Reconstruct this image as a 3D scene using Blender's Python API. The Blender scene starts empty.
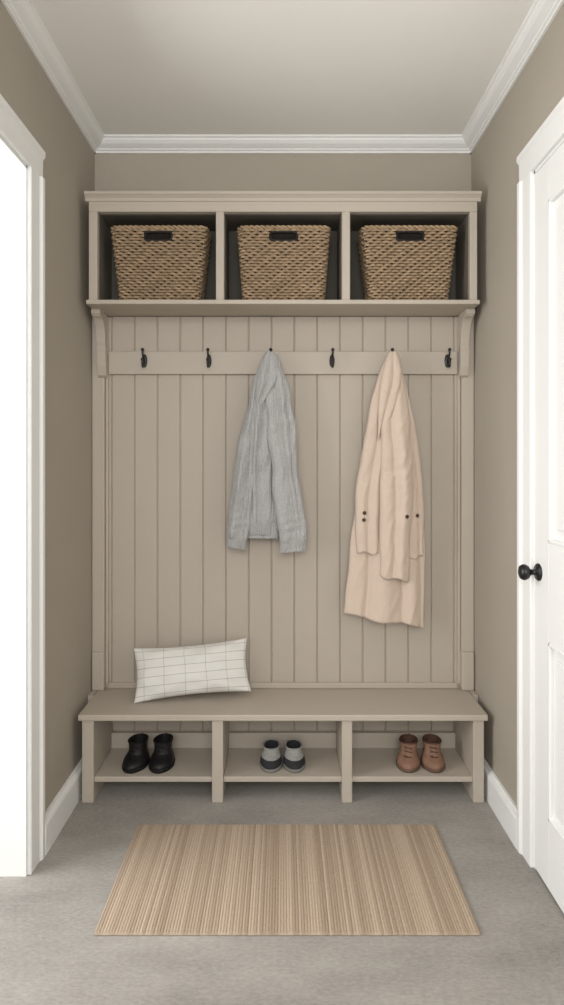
import bpy, bmesh, math, random
from mathutils import Vector, Matrix, noise
from mathutils.bvhtree import BVHTree
random.seed(4)
sc = bpy.context.scene
sc.view_settings.view_transform = 'Standard'
sc.view_settings.look = 'None'

# ------------------------------------------------------------ helpers
def lin(c):
    o = []
    for v in c:
        v = v/255.0
        o.append(v/12.92 if v <= 0.04045 else ((v+0.055)/1.055)**2.4)
    return (o[0], o[1], o[2], 1)

def mat(name, rgb, rough=0.6, var=0.04, nscale=6.0, bump=0.0, bscale=200.0, spec=0.3, metal=0.0, sheen=0.0, dist=0.002):
    m = bpy.data.materials.new(name); m.use_nodes = True
    nt = m.node_tree; b = nt.nodes['Principled BSDF']
    tc = nt.nodes.new('ShaderNodeTexCoord')
    n = nt.nodes.new('ShaderNodeTexNoise'); n.inputs['Scale'].default_value = nscale; n.inputs['Detail'].default_value = 5
    nt.links.new(tc.outputs['Object'], n.inputs['Vector'])
    r = nt.nodes.new('ShaderNodeValToRGB')
    c = lin(rgb)
    r.color_ramp.elements[0].color = tuple(x*(1-var) for x in c[:3])+(1,)
    r.color_ramp.elements[1].color = tuple(min(1, x*(1+var)) for x in c[:3])+(1,)
    r.color_ramp.elements[0].position = 0.3; r.color_ramp.elements[1].position = 0.7
    nt.links.new(n.outputs['Fac'], r.inputs['Fac'])
    nt.links.new(r.outputs['Color'], b.inputs['Base Color'])
    b.inputs['Roughness'].default_value = rough
    b.inputs['Specular IOR Level'].default_value = spec
    b.inputs['Metallic'].default_value = metal
    if sheen: b.inputs['Sheen Weight'].default_value = sheen
    if bump:
        n2 = nt.nodes.new('ShaderNodeTexNoise'); n2.inputs['Scale'].default_value = bscale; n2.inputs['Detail'].default_value = 3
        nt.links.new(tc.outputs['Object'], n2.inputs['Vector'])
        bp = nt.nodes.new('ShaderNodeBump'); bp.inputs['Strength'].default_value = bump; bp.inputs['Distance'].default_value = dist
        nt.links.new(n2.outputs['Fac'], bp.inputs['Height']); nt.links.new(bp.outputs['Normal'], b.inputs['Normal'])
    return m

def empty(name, loc=(0, 0, 0)):
    e = bpy.data.objects.new(name, None); e.empty_display_size = 0.1
    sc.collection.objects.link(e); e.location = loc
    return e

def add(name, me, m=None, parent=None, smooth=False):
    o = bpy.data.objects.new(name, me); sc.collection.objects.link(o)
    if m is not None: me.materials.append(m)
    if smooth:
        for p in me.polygons: p.use_smooth = True
    if parent is not None: o.parent = parent
    return o

def bevel(o, w, seg=2):
    b = o.modifiers.new('bevel', 'BEVEL'); b.width = w; b.segments = seg; b.limit_method = 'ANGLE'
    b.angle_limit = math.radians(40)
    return o

def boxes(name, bl, m, bw=0.003, parent=None):
    """bl: list of (x0,x1,y0,y1,z0,z1)"""
    bm = bmesh.new()
    for (x0, x1, y0, y1, z0, z1) in bl:
        vs = [bm.verts.new(p) for p in ((x0,y0,z0),(x1,y0,z0),(x1,y1,z0),(x0,y1,z0),(x0,y0,z1),(x1,y0,z1),(x1,y1,z1),(x0,y1,z1))]
        for f in ((0,3,2,1),(4,5,6,7),(0,1,5,4),(1,2,6,5),(2,3,7,6),(3,0,4,7)):
            bm.faces.new([vs[i] for i in f])
    me = bpy.data.meshes.new(name); bm.to_mesh(me); bm.free()
    o = add(name, me, m, parent)
    if bw: bevel(o, bw)
    return o

def prism(name, pts, vec, m, parent=None, bw=0.0):
    """extrude closed 3D polygon pts by vec"""
    bm = bmesh.new(); v = Vector(vec)
    a = [bm.verts.new(p) for p in pts]; b = [bm.verts.new(Vector(p)+v) for p in pts]
    n = len(pts)
    bm.faces.new(a); bm.faces.new(list(reversed(b)))
    for i in range(n):
        bm.faces.new([a[i], b[i], b[(i+1) % n], a[(i+1) % n]])
    bmesh.ops.recalc_face_normals(bm, faces=bm.faces)
    me = bpy.data.meshes.new(name); bm.to_mesh(me); bm.free()
    o = add(name, me, m, parent)
    if bw: bevel(o, bw)
    return o

def rings(name, R, m, parent=None, cap0=True, cap1=True, smooth=True):
    bm = bmesh.new()
    rv = [[bm.verts.new(p) for p in r] for r in R]
    n = len(R[0])
    for i in range(len(R)-1):
        for j in range(n):
            bm.faces.new([rv[i][j], rv[i][(j+1) % n], rv[i+1][(j+1) % n], rv[i+1][j]])
    if cap0: bm.faces.new(list(reversed(rv[0])))
    if cap1: bm.faces.new(rv[-1])
    bmesh.ops.recalc_face_normals(bm, faces=bm.faces)
    me = bpy.data.meshes.new(name); bm.to_mesh(me); bm.free()
    return add(name, me, m, parent, smooth)

def curve(name, polys, rad, m, parent=None, cyclic=False, res=2):
    cu = bpy.data.curves.new(name, 'CURVE'); cu.dimensions = '3D'; cu.bevel_depth = rad; cu.bevel_resolution = res
    cu.use_fill_caps = True
    for item in polys:
        pts, cyc = item if isinstance(item, tuple) else (item, cyclic)
        s = cu.splines.new('POLY'); s.points.add(len(pts)-1)
        for i, p in enumerate(pts): s.points[i].co = (p[0], p[1], p[2], 1)
        s.use_cyclic_u = cyc; s.use_smooth = True
    cu.materials.append(m)
    o = bpy.data.objects.new(name, cu); sc.collection.objects.link(o)
    if parent is not None: o.parent = parent
    return o

def lathe(name, prof, origin, axis, m, parent=None, n=32):
    """prof: (r, t) along axis"""
    ax = Vector(axis).normalized(); u = ax.orthogonal().normalized(); w = ax.cross(u)
    R = []
    for r, t in prof:
        R.append([Vector(origin)+ax*t+(u*math.cos(2*math.pi*k/n)+w*math.sin(2*math.pi*k/n))*max(r, 1e-4) for k in range(n)])
    return rings(name, R, m, parent)

# ------------------------------------------------------------ materials
M_wall = mat('wall_paint_taupe', (170, 162, 149), 0.85, 0.02, 3, 0.1, 300)
M_ceil = mat('ceiling_paint', (240, 238, 233), 0.9, 0.01, 2, 0.05, 300)
M_trim = mat('trim_white', (236, 236, 234), 0.45, 0.01, 2)
M_cab = mat('cabinet_paint', (183, 173, 160), 0.5, 0.012, 3, 0.04, 120)
M_bead = mat('beadboard_paint', (181, 171, 158), 0.55, 0.012, 3, 0.04, 120)
M_cabin = mat('cubby_back_shade', (78, 74, 66), 0.7, 0.02, 3)  # back board colour darkened to carry the shade inside the cubbies
M_cabin2 = mat('cubby_liner_shade', (106, 100, 90), 0.7, 0.02, 3)  # darker tone paints in the shadow on cubby sides and underside
M_black = mat('black_iron', (18, 17, 17), 0.35, 0.1, 20, spec=0.5)
M_wick = mat('wicker_strand', (160, 137, 110), 0.65, 0.28, 34, 0.4, 250)
M_wick2 = mat('wicker_stake', (116, 96, 74), 0.7, 0.25, 60)
M_dark = mat('basket_inside_shade', (30, 25, 21), 0.9, 0.1, 20)  # dark colour stands in for the shadowed basket interior
M_leather = mat('dark_leather_trim', (30, 26, 24), 0.5, 0.1, 40)

# floor
def floor_mat():
    m = bpy.data.materials.new('floor_grey_stone'); m.use_nodes = True
    nt = m.node_tree; b = nt.nodes['Principled BSDF']; L = nt.links
    tc = nt.nodes.new('ShaderNodeTexCoord')
    n1 = nt.nodes.new('ShaderNodeTexNoise'); n1.inputs['Scale'].default_value = 2.6; n1.inputs['Detail'].default_value = 7; n1.inputs['Roughness'].default_value = .65
    n2 = nt.nodes.new('ShaderNodeTexNoise'); n2.inputs['Scale'].default_value = 85; n2.inputs['Detail'].default_value = 6; n2.inputs['Roughness'].default_value = .8
    mp = nt.nodes.new('ShaderNodeMapping'); mp.inputs['Scale'].default_value = (0.6, 1.3, 1)
    L.new(tc.outputs['Object'], mp.inputs['Vector'])
    L.new(mp.outputs['Vector'], n1.inputs['Vector']); L.new(mp.outputs['Vector'], n2.inputs['Vector'])
    ad = nt.nodes.new('ShaderNodeMath'); ad.operation = 'MULTIPLY_ADD'; ad.inputs[1].default_value = 0.5
    L.new(n1.outputs['Fac'], ad.inputs[0])
    mu = nt.nodes.new('ShaderNodeMath'); mu.operation = 'MULTIPLY'; mu.inputs[1].default_value = 0.5
    L.new(n2.outputs['Fac'], mu.inputs[0]); L.new(mu.outputs[0], ad.inputs[2])
    r = nt.nodes.new('ShaderNodeValToRGB')
    r.color_ramp.elements[0].position = .34; r.color_ramp.elements[0].color = lin((125, 121, 116))
    r.color_ramp.elements[1].position = .66; r.color_ramp.elements[1].color = lin((174, 169, 162))
    L.new(ad.outputs[0], r.inputs['Fac']); L.new(r.outputs['Color'], b.inputs['Base Color'])
    b.inputs['Roughness'].default_value = .8; b.inputs['Specular IOR Level'].default_value = .2
    bp = nt.nodes.new('ShaderNodeBump'); bp.inputs['Strength'].default_value = .45; bp.inputs['Distance'].default_value = .003
    L.new(n2.outputs['Fac'], bp.inputs['Height']); L.new(bp.outputs['Normal'], b.inputs['Normal'])
    return m
M_floor = floor_mat()

# ------------------------------------------------------------ room shell
XW = 0.94; YB = 3.10; ZC = 3.115; YR = -1.6
boxes('floor', [(-2.6, 1.3, YR, 3.3, -0.1, 0)], M_floor, 0)
boxes('ceiling', [(-1.14, 1.14, YR, 3.3, ZC, ZC+0.1)], M_ceil, 0)
boxes('wall_back', [(-1.14, 1.14, YB, 3.3, 0, ZC)], M_wall, 0)
boxes('wall_left', [(-1.14, -XW, 2.28, YB, 0, ZC), (-1.14, -XW, 1.30, 2.28, 2.60, ZC), (-1.14, -XW, YR, 1.30, 0, ZC)], M_wall, 0)
boxes('wall_right', [(XW, 1.14, 2.32, YB, 0, ZC), (XW, 1.14, 1.38, 2.32, 2.60, ZC), (XW, 1.14, YR, 1.38, 0, ZC)], M_wall, 0)

crown = [(0, 0), (.066, 0), (.066, .008), (.058, .012), (.055, .020), (.044, .032), (.030, .040), (.020, .045), (.018, .050), (.009, .053), (.009, .062), (0, .062)]
prism('trim_1', [(-XW+a, YR, ZC-b) for a, b in crown], (0, YB-YR, 0), M_trim)
prism('trim_2', [(XW-a, YR, ZC-b) for a, b in crown], (0, YB-YR, 0), M_trim)
prism('trim_3', [(-XW, YB-a, ZC-b) for a, b in crown], (2*XW, 0, 0), M_trim)
bb = [(0, 0), (.028, 0), (.028, .112), (.024, .120), (.014, .126), (.010, .132), (0, .132)]
prism('baseboard_left', [(-XW+a, 2.392, b) for a, b in bb], (0, YB-2.392, 0), M_trim)
prism('baseboard_right', [(XW-a, 2.432, b) for a, b in bb], (0, YB-2.432, 0), M_trim)
prism('baseboard_left_rear', [(-XW+a, YR, b) for a, b in bb], (0, 1.19-YR, 0), M_trim)
prism('baseboard_right_rear', [(XW-a, YR, b) for a, b in bb], (0, 1.27-YR, 0), M_trim)

def casing(name, side, y0, y1, zt):
    e = empty(name)
    xo = side*XW
    prof = [(0, 0), (.013, 0), (.016, .004), (.017, .074), (.021, .080), (.026, .086), (.026, .106), (.022, .11), (0, .11)]
    for k, (yy, s) in enumerate(((y1, 1), (y0, -1))):
        prism('leg_%d' % (k+1), [(xo-side*a, yy+s*b, 0) for a, b in prof], (0, 0, zt), M_trim, e)
    prism('head', [(xo-side*a, y0-0.11, zt+b) for a, b in prof], (0, y1-y0+0.22, 0), M_trim, e)
    x0, x1 = sorted((xo-side*0.002, side*1.145))
    boxes('jamb', [(x0, x1, y1-0.012, y1, 0, zt), (x0, x1, y0, y0+0.012, 0, zt), (x0, x1, y0, y1, zt-0.012, zt)], M_trim, 0.001, e)
    return e
casing('trim_4', -1, 1.30, 2.28, 2.60)
casing('trim_5', 1, 1.38, 2.32, 2.60)

# white panelled door on the right
door = empty('door_1')
DX = 0.936; dy0, dy1 = 1.396, 2.304
st = .115
pz = [(0.25, 0.88), (1.23, 2.44)]
bl = [(DX, DX+.04, dy0, dy0+st, .008, 2.584), (DX, DX+.04, dy1-st, dy1, .008, 2.584),
      (DX, DX+.04, dy0+st, dy1-st, .008, pz[0][0]), (DX, DX+.04, dy0+st, dy1-st, pz[0][1], pz[1][0]), (DX, DX+.04, dy0+st, dy1-st, pz[1][1], 2.584)]
boxes('frame', bl, M_trim, .002, door)
for i, (a, b) in enumerate(pz):
    y0, y1 = dy0+st, dy1-st
    boxes('panel_%d' % i, [(DX+.014, DX+.03, y0, y1, a, b), (DX+.006, DX+.016, y0+.05, y1-.05, a+.05, b-.05)], M_trim, .004, door)
    t = .014
    boxes('panel_mould_%d' % i, [(DX-.003, DX+.016, y0, y0+t, a, b), (DX-.003, DX+.016, y1-t, y1, a, b), (DX-.003, DX+.016, y0, y1, a, a+t), (DX-.003, DX+.016, y0, y1, b-t, b)], M_trim, .004, door)
lathe('knob', [(.0, 0), (.032, 0), (.032, .004), (.027, .009), (.011, .011), (.010, .028), (.014, .034), (.024, .040), (.029, .050), (.029, .058), (.024, .067), (.013, .072), (0, .073)], (DX, 2.272, 1.112), (-1, 0, 0), M_black, door)

# ------------------------------------------------------------ beadboard panel
PX = 0.876; PF = 3.078; PB = YB-.001
prof = [(-PX, PB), (-PX, PF)]
x = -0.848
while x < PX-0.01:
    prof += [(x-.0046, PF), (x-.0012, PF+.007), (x+.0012, PF+.007), (x+.0046, PF)]
    x += 0.1130
prof += [(PX, PF), (PX, PB)]
prism('beadboard_panel', [(a, b, 0.01) for a, b in prof], (0, 0, 2.225), M_bead)
for s in (-1, 1):
    t = empty('trim_%d' % (6 if s < 0 else 7))
    x0, x1 = sorted((s*(PX+.001), s*(XW-.002)))
    boxes('stile', [(x0, x1, 3.048, PB, .42, 2.234)], M_cab, .004, t)
    x0, x1 = sorted((s*(PX-.014), s*PX))
    boxes('stile_bead', [(x0, x1, 3.062, PF-.0005, .42, 2.234)], M_cab, .004, t)
    x0, x1 = sorted((s*(PX-.002), s*(.936)))
    boxes('plinth', [(x0, x1, 3.032, PF-.0005, .396, .585)], M_cab, .008, t)
    x0, x1 = sorted((s*.911, s*(.937)))
    boxes('infill', [(x0, x1, 2.98, PB, .134, .396)], M_cab, .001, t)
boxes('trim_8', [(-PX+.014, PX-.014, 3.064, PF-.0005, .396, .425)], M_bead, .004)

# ------------------------------------------------------------ storage bench
bench = empty('storage_bench')
BF = 2.76
boxes('seat_top', [(-.909, .909, BF-.012, 3.077, .367, .395)], M_cab, .005, bench)
ups = [(-.894, -.842), (-.316, -.266), (.262, .308), (.846, .894)]
boxes('uprights', [(a, b, BF, 3.06, 0, .367) for a, b in ups], M_cab, .003, bench)
boxes('shelf', [(-.842, -.316, BF+.012, 3.06, .086, .110), (-.266, .262, BF+.012, 3.06, .086, .110), (.308, .846, BF+.012, 3.06, .086, .110)], M_cab, .003, bench)
boxes('back_rail', [(-.842, -.316, 3.045, 3.077, .110, .185), (-.266, .262, 3.045, 3.077, .110, .185), (.308, .846, 3.045, 3.077, .110, .185)], M_cab, .003, bench)

# ------------------------------------------------------------ upper cubby shelf
cub = empty('cubby_shelf')
CF = 2.85
zb0, zb1, zt0, zt1 = 2.238, 2.258, 2.664, 2.735
boxes('bottom_shelf', [(-.902, .902, CF-.010, YB-.001, zb0, zb1)], M_cab, .004, cub)
cv = [(-.892, -.852), (-.308, -.271), (.271, .308), (.858, .892)]
boxes('dividers', [(a, b, CF, 3.085, zb1, zt0) for a, b in cv], M_cab, .003, cub)
boxes('top_rail', [(-.892, .892, CF, YB-.001, zt0, zt1)], M_cab, .003, cub)
cp = [(0, zt1-.026), (-.006, zt1-.024), (-.008, zt1-.012), (-.018, zt1-.002), (-.024, zt1+.002), (-.024, zt1+.014), (.24, zt1+.014), (.24, zt1-.026)]
prism('cornice', [(-.906, CF+a, z) for a, z in cp], (1.812, 0, 0), M_cab, cub, .001)
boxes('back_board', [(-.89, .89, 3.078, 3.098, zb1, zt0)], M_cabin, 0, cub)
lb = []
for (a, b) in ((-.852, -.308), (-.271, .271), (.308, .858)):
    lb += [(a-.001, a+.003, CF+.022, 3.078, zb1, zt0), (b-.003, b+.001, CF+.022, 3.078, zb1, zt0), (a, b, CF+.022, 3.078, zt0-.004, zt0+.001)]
boxes('cubby_shade_liner', lb, M_cabin2, 0, cub)  # thin panels added to darken the cubby sides and the top's underside
for s in (-1, 1):
    x0 = s*.905; x1 = s*.862
    cz = zb0
    P = [(3.0475, cz), (2.925, cz), (2.925, cz-.022), (2.935, cz-.028)]
    for k in range(9):
        a = k/8*math.pi/2
        P.append((2.938+.072*(math.sin(a)), cz-.032-.11*(1-math.cos(a))))
    P += [(3.016, cz-.16), (3.012, cz-.19), (3.018, cz-.26), (3.032, cz-.30), (3.0475, cz-.31)]
    prism('corbel_%s' % ('l' if s < 0 else 'r'), [(x0, a, b) for a, b in P], (x1-x0, 0, 0), M_cab, cub, .002)

# ------------------------------------------------------------ hook rail
rail = empty('coat_hook_rail')
RF = 3.056
boxes('rail', [(-PX+.016, PX-.016, RF, PF-.0005, 1.947, 2.060)], M_cab, .004, rail)
hook_x = [-.680, -.364, -.059, .241, .530, .807]
for i, hx in enumerate(hook_x):
    h = empty('hook_%d' % (i+1), (hx, RF, 2.012)); h.parent = rail
    pl = lathe('plate', [(0, 0), (.0125, 0), (.0125, .003), (.009, .006), (0, .0065)], (0, 0, 0), (0, -1, 0), M_black, h)
    pl.scale = (1, 1, 2.6)
    def bez(p, n=14):
        out = []
        for k in range(n+1):
            t = k/n; q = [Vector(a) for a in p]
            while len(q) > 1: q = [q[j].lerp(q[j+1], t) for j in range(len(q)-1)]
            out.append(q[0])
        return out
    curve('prongs', [bez([(0, -.004, -.008), (0, -.03, -.040), (0, -.065, -.05), (0, -.052, 0)]), bez([(0, -.004, .004), (0, -.03, .005), (0, -.052, .018), (0, -.05, .047)])], .0048, M_black, h, res=4)
    for k, (py, pz_) in enumerate(((-.052, .0), (-.05, .047))):
        lathe('tip_%d' % k, [(0, -.009), (.005, -.0075), (.008, -.003), (.0085, 0), (.008, .003), (.005, .0075), (0, .009)], (0, py, pz_), (0, 0, 1), M_black, h, 16)

# ------------------------------------------------------------ wicker baskets
def rrect(cx, cy, hw, hd, r, n):
    L1 = 2*(hw-r); L2 = 2*(hd-r); A = math.pi*r/2
    tot = 2*L1+2*L2+4*A
    out = []
    for k in range(n):
        s = (k/n)*tot + L1/2
        s %= tot
        segs = [('l', L1, (cx-(hw-r), cy+hd), (1, 0), (0, 1)), ('a', A, (cx+hw-r, cy+hd-r), 90), ('l', L2, (cx+hw, cy+hd-r), (0, -1), (1, 0)), ('a', A, (cx+hw-r, cy-hd+r), 0),
                ('l', L1, (cx+hw-r, cy-hd), (-1, 0), (0, -1)), ('a', A, (cx-hw+r, cy-hd+r), -90), ('l', L2, (cx-hw, cy-hd+r), (0, 1), (-1, 0)), ('a', A, (cx-hw+r, cy+hd-r), 180)]
        for g in segs:
            if s <= g[1]+1e-9: break
            s -= g[1]
        if g[0] == 'l':
            p = (g[2][0]+g[3][0]*s, g[2][1]+g[3][1]*s); nn = g[4]
        else:
            a = math.radians(g[3])-s/r
            nn = (math.cos(a), math.sin(a)); p = (g[2][0]+nn[0]*r, g[2][1]+nn[1]*r)
        out.append((p, nn))
    return out

def basket(cx, wt, wb):
    e = empty('wicker_basket', (cx, 0, zb1+.001))
    H = .350; rows = 25; stakes = 58; per = 6
    N = stakes*per
    def dims(t):
        return (wb+(wt-wb)*t)/2, (.066+.020*t), 2.967
    R = []
    for t in (0, .25, .5, .75, 1.0):
        hw, hd, cy = dims(t)
        R.append([(p[0], p[1], .004+t*(H-.012)) for p, n in rrect(0, cy, hw-.006, hd-.006, .03, 80)])
    rings('shade_shell', R, M_dark, e, True, True, smooth=False)  # solid shell, shade in its colour, seen through weave and handle slot
    polys = []
    for i in range(rows):
        t = (i+.5)/rows
        hw, hd, cy = dims(t)
        z = .006+t*(H-.018)
        pts = []; cyc = True
        rr = rrect(0, cy, hw, hd, .032, N)
        for k, (p, n) in enumerate(rr):
            w = .0046*math.sin(math.pi*k/per+math.pi*i)
            skip = (.835 < t < .955) and abs(p[0]) < .064 and n[1] < -.9
            if skip:
                cyc = False
                pts.append(None); continue
            pts.append((p[0]+n[0]*w, p[1]+n[1]*w, z+.0012*math.sin(k*.37+i*2.1)))
        if cyc: polys.append((pts, True))
        else:
            idx = [k for k, q in enumerate(pts) if q is None]
            polys.append((pts[idx[-1]+1:]+pts[:idx[0]], False))
    curve('weave', polys, .0058, M_wick, e, res=1)
    sp = []
    for k in range(stakes):
        pts = []
        for t in (0, .5, 1):
            hw, hd, cy = dims(t)
            p, n = rrect(0, cy, hw, hd, .032, stakes*2)[2*k]
            pts.append((p[0], p[1], .004+t*(H-.01)))
        if abs(pts[2][0]) < .064 and pts[2][1] < 2.93:
            pts[2] = tuple(pts[1][j]+(pts[2][j]-pts[1][j])*.64 for j in range(3))
        sp.append(pts)
    curve('stakes', sp, .004, M_wick2, e, res=1)
    rp = []
    for ph in (0, math.pi):
        hw, hd, cy = dims(1.0); pts = []
        for k, (p, n) in enumerate(rrect(0, cy, hw, hd, .032, N)):
            a = k*.42+ph
            pts.append((p[0]+n[0]*.005*math.cos(a), p[1]+n[1]*.005*math.cos(a), H-.006+.005*math.sin(a)))
        rp.append((pts, True))
    curve('rim', rp, .006, M_wick, e, res=2)
    t = .895; hw, hd, cy = dims(t); z = .006+t*(H-.018); yf = cy-hd
    loop = []
    for k in range(40):
        a = 2*math.pi*k/40
        c, s_ = math.cos(a), math.sin(a)
        loop.append((.062*math.copysign(abs(c)**.35, c), yf-.004, z+.020*math.copysign(abs(s_)**.35, s_)))
    curve('handle_rim', [(loop, True)], .0055, M_leather, e, res=3)
    return e
basket(-.578, .440, .368)
basket(.003, .420, .372)
basket(.589, .438, .360)

# ------------------------------------------------------------ garments
def interp(tab, v):
    n = len(tab)
    if v <= tab[0][0]: return tab[0][1:]
    if v >= tab[-1][0]: return tab[-1][1:]
    for i in range(n-1):
        if tab[i][0] <= v <= tab[i+1][0]: break
    a, b = tab[i], tab[i+1]; h = b[0]-a[0]; t = (v-a[0])/h
    res = []
    for j in range(1, len(a)):
        d = (b[j]-a[j])/h
        dp = (a[j]-tab[i-1][j])/(a[0]-tab[i-1][0]) if i > 0 else d
        dn = (tab[i+2][j]-b[j])/(tab[i+2][0]-b[0]) if i+2 < n else d
        m0 = (d+dp)/2; m1 = (d+dn)/2
        res.append((2*t**3-3*t**2+1)*a[j]+(t**3-2*t**2+t)*h*m0+(-2*t**3+3*t**2)*b[j]+(t**3-t**2)*h*m1)
    return res

def cloth(name, origin, secs, folds, m, parent, S=1/208., skew=0.0, cuff=None, wr=.004, seed=0, nth=200, nv=130, puck=None):
    """folds: (amp, centre t, width, drift) pleats running down; puck: (v centre, spread, amp) horizontal gathers"""
    v0, v1 = secs[0][0], secs[-1][0]
    R = []
    for i in range(nv+1):
        f = i/nv; v = v0+(v1-v0)*f
        uL, uR, dep, yo = interp(secs, v)
        cx = (uL+uR)/2*S; hw = (uR-uL)/2*S; hd = dep/2
        ramp = min(1, .35+f*1.6)
        if cuff and v > cuff:
            k = min(1, (v-cuff)/3.); hw *= (1-.09*k); hd *= (1-.22*k); ramp *= 1-.7*k
        ring = []
        for j in range(nth):
            th = 2*math.pi*j/nth; c, s = math.cos(th), math.sin(th)
            px = hw*math.copysign(abs(c)**.9, c)
            py = -hd*math.copysign(abs(s)**.7, s)
            d = 0
            for (A, c0, wd_, dr) in folds:
                q = (c-(c0+dr*f+.09*math.sin(f*6+seed)))/wd_
                d += A*(math.exp(-q*q) if A > 0 else math.exp(-abs(q)**1.3*1.2))
            ew = min(1, abs(s)*1.5)
            wd = d*ramp*ew*(1 if s > 0 else .35)
            nz = noise.noise(Vector((px*12+seed, v*S*4, seed+py*10)))*wr
            g = noise.noise(Vector(((px+v*S*.30)*22+seed, (v*S-px*.4)*6, seed*2.)))
            nz += (1-abs(g)*3.2)*wr*.55
            if puck:
                q = (v-puck[0])/puck[1]
                nz += puck[2]*math.exp(-q*q)*math.sin(v*.75+c*2.2+seed+2*noise.noise(Vector((c*2, v*.05, seed))))
            py -= wd + nz*ew
            px += noise.noise(Vector((seed*3.1+(1 if c > 0 else 7), v*S*9, .5)))*wr*1.3*abs(c)
            if cuff and v > cuff:
                rb = .0018*math.sin(j*2*math.pi/5.0)
                px += rb*c; py -= rb*s
            ring.append((origin[0]+cx+px, origin[1]+yo+py, origin[2]-(v+skew*c*f*f+1.2*math.sin(c*5+seed)*f**6*(0 if cuff else 1))*S))
        R.append(ring)
    o = rings(name, R, m, parent, True, False)
    sd = o.modifiers.new('thick', 'SOLIDIFY'); sd.thickness = .004; sd.offset = -1
    return o

def knit_mat():
    m = mat('grey_wool_knit', (172, 171, 170), .95, .10, 120, 0, 260, spec=.1, sheen=.1)
    nt = m.node_tree; L = nt.links; b = nt.nodes['Principled BSDF']
    tc = nt.nodes.new('ShaderNodeTexCoord')
    w = nt.nodes.new('ShaderNodeTexWave'); w.bands_direction = 'X'; w.inputs['Scale'].default_value = 30; w.inputs['Distortion'].default_value = 1.4
    w.inputs['Detail'].default_value = 2; w.inputs['Detail Scale'].default_value = 3
    n = nt.nodes.new('ShaderNodeTexVoronoi'); n.inputs['Scale'].default_value = 150
    L.new(tc.outputs['Object'], w.inputs['Vector']); L.new(tc.outputs['Object'], n.inputs['Vector'])
    a = nt.nodes.new('ShaderNodeMath'); a.operation = 'MULTIPLY_ADD'; a.inputs[1].default_value = .7
    L.new(w.outputs['Fac'], a.inputs[0]); L.new(n.outputs['Distance'], a.inputs[2])
    bp = nt.nodes.new('ShaderNodeBump'); bp.inputs['Strength'].default_value = .6; bp.inputs['Distance'].default_value = .003
    L.new(a.outputs[0], bp.inputs['Height']); L.new(bp.outputs['Normal'], b.inputs['Normal'])
    return m
M_grey = knit_mat()
M_beige = mat('camel_wool', (205, 187, 171), .95, .02, 60, .06, 420, spec=.1, sheen=.08, dist=.001)
M_horn = mat('horn_button', (82, 62, 50), .4, .3, 80, spec=.4)

jk = empty('grey_jacket')
JO = (-.059, 2.990, 2.042)
cloth('body', JO, [(0, -3, 4, .02, .008), (8, -8, 9, .03, .012), (23, -14, 13, .04, .016), (48, -21, 17, .045, .018), (85, -28, 21, .05, .02), (130, -31, 20, .05, .02), (160, -27, 14, .055, .010), (178, -25, 10, .05, .006), (186, -25, 9, .045, .004)],
      [(-.010, -.2, .16, .1), (.008, .25, .2, 0)], M_grey, jk, cuff=168, seed=1)
cloth('sleeve_left', JO, [(3, -6, 1, .02, -.004), (12, -10, 2, .03, -.008), (23, -16, 0, .04, -.010), (48, -23, -5, .05, -.012), (85, -31, -10, .06, -.012), (125, -38, -16, .066, -.012), (160, -42, -20, .066, -.010), (186, -44, -23, .064, -.008), (196, -43, -24, .055, -.006)],
      [(-.020, .1, .3, .25), (.012, -.45, .3, .1), (-.010, .7, .2, -.2)], M_grey, jk, cuff=184, seed=5, wr=.009, skew=1.5, puck=(172, 16, .003))
cloth('sleeve_right', JO, [(2, -2, 7, .02, -.010), (12, -5, 11, .03, -.014), (25, -6, 15, .045, -.022), (48, -5, 20, .06, -.028), (85, -3, 26, .068, -.032), (125, 1, 29, .072, -.032), (160, 4, 33, .07, -.028), (188, 8, 36, .066, -.024), (199, 9, 35, .056, -.02)],
      [(-.022, -.15, .28, .3), (.012, .35, .3, 0), (-.010, .75, .2, -.3)], M_grey, jk, cuff=187, seed=9, wr=.009, skew=-1, puck=(174, 16, .003))
cloth('front_panel', JO, [(2, -4, 3, .02, -.014), (14, -8, 4, .03, -.020), (35, -13, 2, .04, -.024), (70, -19, 0, .045, -.024), (110, -22, 0, .045, -.022), (150, -23, 1, .035, -.014), (182, -23, 3, .03, -.010)],
      [(-.022, .2, .25, -.5), (.012, -.4, .3, .2), (-.008, -.75, .2, .2)], M_grey, jk, cuff=169, seed=13, wr=.009)
cloth('collar', JO, [(0, -4, 4, .03, -.014), (7, -8, 7, .045, -.020), (18, -12, 8, .055, -.032), (32, -14, 5, .055, -.040), (46, -15, -2, .035, -.042), (56, -14, -8, .02, -.040)],
      [(-.014, .2, .25, -.4), (.008, -.4, .3, 0)], M_grey, jk, seed=17, wr=.004, nv=60, skew=-4)

ct = empty('beige_coat')
CO = (.512, 2.990, 2.042)
cs = []
cs.append(cloth('body', CO, [(0, 0, 7, .02, .008), (10, -6, 10, .03, .012), (47, -17, 20, .04, .018), (97, -26, 29, .045, .02), (142, -32, 34, .05, .02), (200, -39, 36, .055, .012), (268, -46, 34, .065, .004)],
      [(-.022, -.45, .14, -.05), (.016, -.15, .2, 0), (-.024, .22, .13, .1), (.012, .55, .2, 0), (-.012, .82, .1, 0)], M_beige, ct, seed=21, skew=7, wr=.004))
cs.append(cloth('front_left', CO, [(3, -2, 4, .02, -.006), (14, -8, 3, .03, -.010), (47, -18, -1, .035, -.014), (97, -27, -6, .045, -.014), (142, -34, -9, .055, -.012), (175, -34, -10, .055, -.01), (200, -33, -11, .05, -.008)],
      [(-.014, .25, .25, -.2), (.008, .7, .25, 0)], M_beige, ct, seed=25, skew=1, wr=.004))
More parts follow.
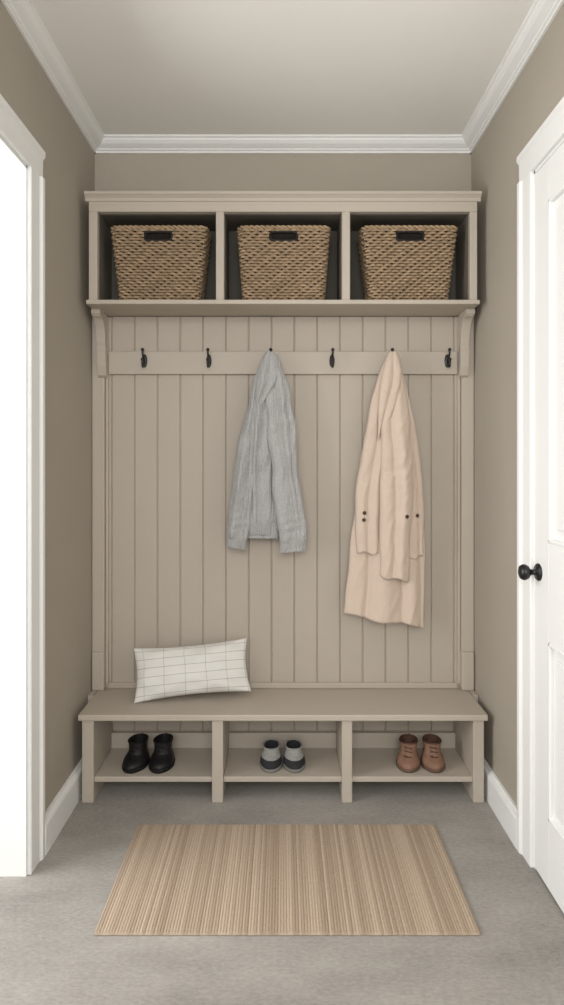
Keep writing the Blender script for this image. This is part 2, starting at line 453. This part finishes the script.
cs.append(cloth('sleeve', CO, [(2, 0, 8, .02, -.012), (14, -4, 11, .03, -.018), (47, -8, 16, .045, -.028), (97, -10, 20, .065, -.036), (142, -11, 22, .07, -.036), (185, -11, 20, .068, -.032), (225, -11, 18, .06, -.030)],
      [(-.018, -.3, .22, .25), (.010, .35, .3, 0)], M_beige, ct, seed=29, skew=2, wr=.006, puck=(120, 22, .002)))
cs.append(cloth('front_right', CO, [(2, 2, 9, .02, -.004), (14, 3, 12, .03, -.006), (47, 6, 20, .035, -.006), (97, 9, 29, .04, -.006), (142, 12, 34, .045, -.004), (175, 14, 34, .045, -.004), (205, 16, 33, .04, -.004)],
      [(-.012, .3, .2, .1)], M_beige, ct, seed=33, wr=.004, skew=-2))
cs.append(cloth('collar', CO, [(0, -1, 7, .03, -.014), (8, -5, 9, .045, -.022), (22, -9, 11, .055, -.034), (44, -12, 8, .05, -.042), (66, -13, 1, .03, -.044), (82, -13, -7, .016, -.040)],
      [(-.014, .1, .25, -.2)], M_beige, ct, seed=37, wr=.003, nv=60, skew=-5))
trees = [BVHTree.FromPolygons([v.co for v in o.data.vertices], [tuple(p.vertices) for p in o.data.polygons]) for o in cs]
for k, (u, v) in enumerate(((-26, 160), (-26.5, 167), (14.5, 163), (27, 163))):
    bx, bz = CO[0]+u/208., CO[2]-v/208.
    hits = []
    for t_ in trees:
        h_ = t_.ray_cast(Vector((bx, 2.5, bz)), Vector((0, 1, 0)))
        if h_[0] is not None: hits.append((h_[0].y, h_[1]))
    hy, nn = min(hits, key=lambda q: q[0]) if hits else (2.95, Vector((0, -1, 0)))
    if nn.y > 0: nn = -nn
    lathe('button_%d' % (k+1), [(0, -.003), (.009, -.003), (.0095, .003), (.008, .0045), (.006, .003), (0, .003)], (bx, hy, bz), nn, M_horn, ct, 20)

# ------------------------------------------------------------ pillow
def pillow():
    W, H, T = .55, .250, .066
    nx, ny = 90, 50
    bm = bmesh.new(); uv = bm.loops.layers.uv.new('UVMap')
    def P(a, b, s):
        k = (1-abs(a)**2.2)**.58*(1-abs(b)**2.2)**.58 if abs(a) < 1 and abs(b) < 1 else 0
        x = a*W/2*(1-.060*(1-b*b)*abs(a)**3)
        y = b*H/2*(1-.12*(1-a*a)*abs(b)**3)
        z = s*T*k + .012*noise.noise(Vector((a*3, b*2.4, s*4)))*min(1, k*2) + .006*k*math.sin(a*8+b*3)*(abs(b)**2)
        z += s*.004*k*math.sin(14*math.atan2(1.05-abs(b), 1.05-abs(a)))*(abs(a)*abs(b))
        return (x, y, z)
    G = {}
    for s in (1, -1):
        for i in range(nx+1):
            for j in range(ny+1):
                edge = i in (0, nx) or j in (0, ny)
                key = (i, j, 0 if edge else s)
                if key not in G: G[key] = bm.verts.new(P(2*i/nx-1, 2*j/ny-1, s if not edge else 0))
    def g(i, j, s): return G[(i, j, 0 if (i in (0, nx) or j in (0, ny)) else s)]
    for s in (1, -1):
        for i in range(nx):
            for j in range(ny):
                c = [(i, j), (i+1, j), (i+1, j+1), (i, j+1)]
                if s < 0: c.reverse()
                f = bm.faces.new([g(a, b, s) for a, b in c]); f.smooth = True
                for l, (a, b) in zip(f.loops, c): l[uv].uv = (a/nx, b/ny)
    me = bpy.data.meshes.new('throw_pillow'); bm.to_mesh(me); bm.free()
    m = bpy.data.materials.new('windowpane_cotton'); m.use_nodes = True
    nt = m.node_tree; L = nt.links; b = nt.nodes['Principled BSDF']
    tc = nt.nodes.new('ShaderNodeTexCoord'); sp = nt.nodes.new('ShaderNodeSeparateXYZ')
    nz = nt.nodes.new('ShaderNodeTexNoise'); nz.inputs['Scale'].default_value = 3
    L.new(tc.outputs['UV'], nz.inputs['Vector'])
    mx = nt.nodes.new('ShaderNodeMixRGB'); mx.blend_type = 'ADD'; mx.inputs[0].default_value = .03
    L.new(tc.outputs['UV'], mx.inputs[1]); L.new(nz.outputs['Color'], mx.inputs[2])
    L.new(mx.outputs[0], sp.inputs[0])
    def line(sock, n, w, off):
        a = nt.nodes.new('ShaderNodeMath'); a.operation = 'MULTIPLY_ADD'; a.inputs[1].default_value = n; a.inputs[2].default_value = off; L.new(sock, a.inputs[0])
        f = nt.nodes.new('ShaderNodeMath'); f.operation = 'FRACT'; L.new(a.outputs[0], f.inputs[0])
        c = nt.nodes.new('ShaderNodeMath'); c.operation = 'LESS_THAN'; c.inputs[1].default_value = w; L.new(f.outputs[0], c.inputs[0])
        return c.outputs[0]
    def mixl(colsock, fac, col, amt):
        q = nt.nodes.new('ShaderNodeMixRGB'); q.inputs[2].default_value = lin(col)
        k = nt.nodes.new('ShaderNodeMath'); k.operation = 'MULTIPLY'; k.inputs[1].default_value = amt; L.new(fac, k.inputs[0]); L.new(k.outputs[0], q.inputs[0])
        if isinstance(colsock, tuple): q.inputs[1].default_value = colsock
        else: L.new(colsock, q.inputs[1])
        return q.outputs[0]
    l1 = line(sp.outputs['X'], 5.6, .026, .45); l2 = line(sp.outputs['Y'], 6.2, .055, .3)
    c1 = mixl(lin((225, 223, 218)), l1, (120, 118, 116), .45)
    c2 = mixl(c1, l2, (110, 108, 106), .6)
    L.new(c2, b.inputs['Base Color'])
    b.inputs['Roughness'].default_value = .95; b.inputs['Specular IOR Level'].default_value = .1
    n2 = nt.nodes.new('ShaderNodeTexNoise'); n2.inputs['Scale'].default_value = 120; L.new(tc.outputs['UV'], n2.inputs['Vector'])
    bp = nt.nodes.new('ShaderNodeBump'); bp.inputs['Strength'].default_value = .2; bp.inputs['Distance'].default_value = .002
    L.new(n2.outputs['Fac'], bp.inputs['Height']); L.new(bp.outputs['Normal'], b.inputs['Normal'])
    o = add('throw_pillow', me, m)
    M = Matrix.Translation((-.434, 2.962, .520)) @ Matrix.Rotation(math.radians(8), 4, 'Z') @ Matrix.Rotation(math.radians(-3), 4, 'Y') @ Matrix.Rotation(math.radians(67), 4, 'X')
    low = min((M @ v.co).z for v in me.vertices)
    o.matrix_world = Matrix.Translation((0, 0, .3955-low)) @ M
pillow()

# ------------------------------------------------------------ shoes
def shoe(name, loc, yaw, style):
    e = empty(name, loc); e.rotation_euler = (0, 0, math.radians(yaw))
    def ring(z, yf, yb, hw, sharp=1.0, n=48):
        pts = []
        for k in range(n):
            a = 2*math.pi*k/n; c, s = math.cos(a), math.sin(a)
            y = (yf if s < 0 else yb)*abs(s)
            y = -y if s < 0 else y
            w = hw
            if s < 0:
                q = abs(s); w = hw*(1+.12*math.sin(min(1, q*1.15)*math.pi)*sharp)
            pts.append((w*math.copysign(abs(c)**.8, c), y, z))
        return pts
    M = style['mats']
    L = style['len']; hb = style['hb']; H = style['h']; w = style['w']
    rings('sole', [ring(0, L*.97, hb*.97, w*.96), ring(.003, L, hb, w), ring(.014, L, hb, w), ring(.016, L*.985, hb*.98, w*.97)], M['sole'], e)
    k_ = style.get('low', 1.0)
    secs = [(.014, L*.96, hb*.94, w*.93, 1), (.024, L*.97, hb*.96, w*.95, 1), (.034, L*.93, hb*.96, w*.93, 1), (.043, L*.85, hb*.95, w*.90, .9),
            (.051, L*.74, hb*.94, w*.86, .8), (.059, L*.62, hb*.93, w*.81, .6), (.068, L*.50, hb*.92, w*.76, .3), (.078, L*.43, hb*.92, w*.73, .1)]
    secs = [(.014+(z-.014)*k_, a, b, c_, d) for z, a, b, c_, d in secs]
    if style['kind'] == 'boot':
        secs += [(H-.01, L*.37, hb*.95, w*.76, 0), (H, L*.37, hb*.96, w*.77, 0)]
    else:
        secs += [(H, L*.42, hb*.96, w*.76, 0)]
    top = secs[-1]
    inner = [(H+.001, top[1]*.9, top[2]*.9, top[3]*.88, 0), (H-.012, top[1]*.86, top[2]*.86, top[3]*.84, 0), (H-.045, top[1]*.8, top[2]*.8, top[3]*.8, 0)]
    tab = [tuple(s_) for s_ in secs]
    zs = [secs[0][0]+(H-secs[0][0])*i/30 for i in range(31)]
    R = []
    for z in zs:
        a = interp(tab, z); R.append(ring(z, *a))
    split = style.get('split')
    if split:
        k = max(i for i, z in enumerate(zs) if z <= split)
        rings('vamp', R[:k+1], M['low'], e, True, False)
        rings('upper', R[k:], M['upper'], e, False, False)
    else:
        rings('upper', R, M['upper'], e, True, False)
    rings('lining', [R[-1]]+[ring(*s_) for s_ in inner], M['lining'], e, False, True)
    curve('collar', [([Vector(p)*1 for p in R[-1]], True)], .004, M['collar'], e)
    ls = []
    for k in range(style['laces']):
        z = .052+k*(H-.058)/max(1, style['laces'])
        a = interp(tab, z); hwx = .018
        ls.append([(-hwx, -a[0]*.93-.001, z), (-hwx*.4, -a[0]-.004, z+.003), (hwx*.4, -a[0]-.004, z+.004), (hwx, -a[0]*.93-.001, z+.001)])
        ls.append([(hwx, -a[0]*.93-.001, z-.002), (0, -a[0]-.005, z+.004), (-hwx, -a[0]*.93-.001, z+.009)])
    if ls: curve('laces', ls, .0018, M['lace'], e)
    if style.get('tab'):
        y = hb*.97
        curve('pull_tab', [[(0, y-.002, H-.02), (0, y+.004, H), (0, y, H+.005), (0, y-.006, H), (0, y-.004, H-.015)]], .003, M['collar'], e)
    return e
Mb = mat('black_leather', (24, 23, 24), .45, .1, 30, .15, 200, spec=.35)
Mbs = mat('black_rubber', (16, 16, 16), .7, .1, 30)
Mg = mat('grey_felt', (150, 149, 146), .9, .12, 90, .4, 300)
Mgd = mat('charcoal_suede', (48, 48, 50), .9, .1, 60, .3, 300)
Mws = mat('pale_rubber', (120, 118, 114), .7, .05, 30)
Mbr = mat('brown_leather', (134, 102, 84), .6, .15, 25, .2, 200)
Mbrd = mat('brown_collar', (86, 62, 50), .7, .1, 40)
Mbrs = mat('tan_rubber', (98, 78, 64), .7, .1, 30)
black = dict(kind='boot', len=.106, hb=.060, h=.108, w=.054, laces=3, tab=True, low=.80, mats=dict(sole=Mbs, upper=Mb, low=Mb, lining=Mbs, collar=Mbs, lace=Mbs))
grey = dict(kind='shoe', len=.106, hb=.060, h=.080, w=.050, laces=0, low=.88, split=.046, mats=dict(sole=Mws, upper=Mg, low=Mgd, lining=Mgd, collar=Mg, lace=Mg))
brown = dict(kind='boot', len=.102, hb=.058, h=.106, w=.052, laces=3, tab=True, low=.80, mats=dict(sole=Mbrs, upper=Mbr, low=Mbr, lining=Mbrd, collar=Mbrd, lace=Mbrd))
SZ = .1105
shoe('black_ankle_boot', (-.678, 2.900, SZ), -10, black)
shoe('black_ankle_boot', (-.560, 2.900, SZ), -4, black)
shoe('grey_slip_on_shoe', (-.054, 2.905, SZ), -2, grey)
shoe('grey_slip_on_shoe', (.050, 2.905, SZ), 3, grey)
shoe('brown_ankle_boot', (.586, 2.900, SZ), -14, brown)
shoe('brown_ankle_boot', (.696, 2.900, SZ), -4, brown)

# ------------------------------------------------------------ rug
def rug():
    x0, x1, y0, y1 = -.605, .633, 1.985, 2.585
    n = 128; per = 8
    bm = bmesh.new(); ny = 12
    cols = []
    for i in range(n*per+1):
        x = x0+(x1-x0)*i/(n*per)
        z = .0070+.0018*abs(math.sin(math.pi*i/per))
        if i in (0, n*per): z = .003
        cols.append([bm.verts.new((x, y, (z if 0 < j < ny else .002))) for j, y in enumerate([y0]+[y0+.004+(y1-y0-.008)*q/(ny-2) for q in range(ny-1)]+[y1])])
    for i in range(n*per):
        for j in range(ny):
            bm.faces.new([cols[i][j], cols[i+1][j], cols[i+1][j+1], cols[i][j+1]])
    me = bpy.data.meshes.new('striped_rug'); bm.to_mesh(me); bm.free()
    m = bpy.data.materials.new('jute_stripe'); m.use_nodes = True
    nt = m.node_tree; L = nt.links; bs = nt.nodes['Principled BSDF']
    tc = nt.nodes.new('ShaderNodeTexCoord'); sp = nt.nodes.new('ShaderNodeSeparateXYZ'); L.new(tc.outputs['Object'], sp.inputs[0])
    def M_(op, s0, v1, v2=None):
        q = nt.nodes.new('ShaderNodeMath'); q.operation = op; L.new(s0, q.inputs[0]); q.inputs[1].default_value = v1
        if v2 is not None: q.inputs[2].default_value = v2
        return q.outputs[0]
    t = M_('MULTIPLY_ADD', sp.outputs['X'], n/(x1-x0), 200.0-x0*n/(x1-x0))
    fl = M_('FLOOR', t, 0)
    wn = nt.nodes.new('ShaderNodeTexWhiteNoise'); wn.noise_dimensions = '1D'; L.new(fl, wn.inputs['W'])
    mp = nt.nodes.new('ShaderNodeMapping'); mp.inputs['Scale'].default_value = (300, 70, 1); L.new(tc.outputs['Object'], mp.inputs['Vector'])
    nf = nt.nodes.new('ShaderNodeTexNoise'); nf.inputs['Scale'].default_value = 1; L.new(mp.outputs['Vector'], nf.inputs['Vector'])
    r = nt.nodes.new('ShaderNodeValToRGB'); e = r.color_ramp.elements
    e[0].position = .1; e[0].color = lin((150, 132, 114)); e[1].position = .9; e[1].color = lin((184, 166, 146))
    ad = nt.nodes.new('ShaderNodeMath'); ad.operation = 'MULTIPLY_ADD'; ad.inputs[1].default_value = .8; L.new(nf.outputs['Fac'], ad.inputs[0])
    L.new(M_('MULTIPLY_ADD', wn.outputs['Value'], .65, -.22), ad.inputs[2])
    L.new(ad.outputs[0], r.inputs['Fac']); L.new(r.outputs['Color'], bs.inputs['Base Color'])
    bs.inputs['Roughness'].default_value = .95; bs.inputs['Specular IOR Level'].default_value = .1
    add('striped_rug', me, m)
rug()

# ------------------------------------------------------------ light
w = bpy.data.worlds.new('world'); sc.world = w; w.use_nodes = True
w.node_tree.nodes['Background'].inputs[0].default_value = (0.97, 0.985, 1.0, 1)
w.node_tree.nodes['Background'].inputs[1].default_value = 1.0
def area(name, loc, rot, sx, sy, en, col=(1, 1, 1)):
    l = bpy.data.lights.new(name, 'AREA'); l.shape = 'RECTANGLE'; l.size = sx; l.size_y = sy; l.energy = en; l.color = col
    o = bpy.data.objects.new(name, l); sc.collection.objects.link(o); o.location = loc; o.rotation_euler = [math.radians(a) for a in rot]
    return o
area('rear_fill', (0, -1.5, 2.35), (85, 0, 0), 1.7, 1.3, 66, (1, .997, .99))  # fill lamp added behind the camera to brighten the room
area('daylight_hall', (-2.3, 1.75, 1.7), (0, -90, 0), 2.2, 1.5, 80, (1, .997, .99))

# ------------------------------------------------------------ camera
cam = bpy.data.cameras.new('camera'); co = bpy.data.objects.new('camera', cam); sc.collection.objects.link(co)
co.location = (0, 0, 1.515); co.rotation_euler = (math.radians(90), 0, 0)
cam.sensor_fit = 'VERTICAL'; cam.sensor_height = 36; cam.sensor_width = 36; cam.lens = 621/1005*36
cam.shift_y = -40.5/1005; cam.shift_x = -1/1005
cam.clip_start = .05
sc.camera = co
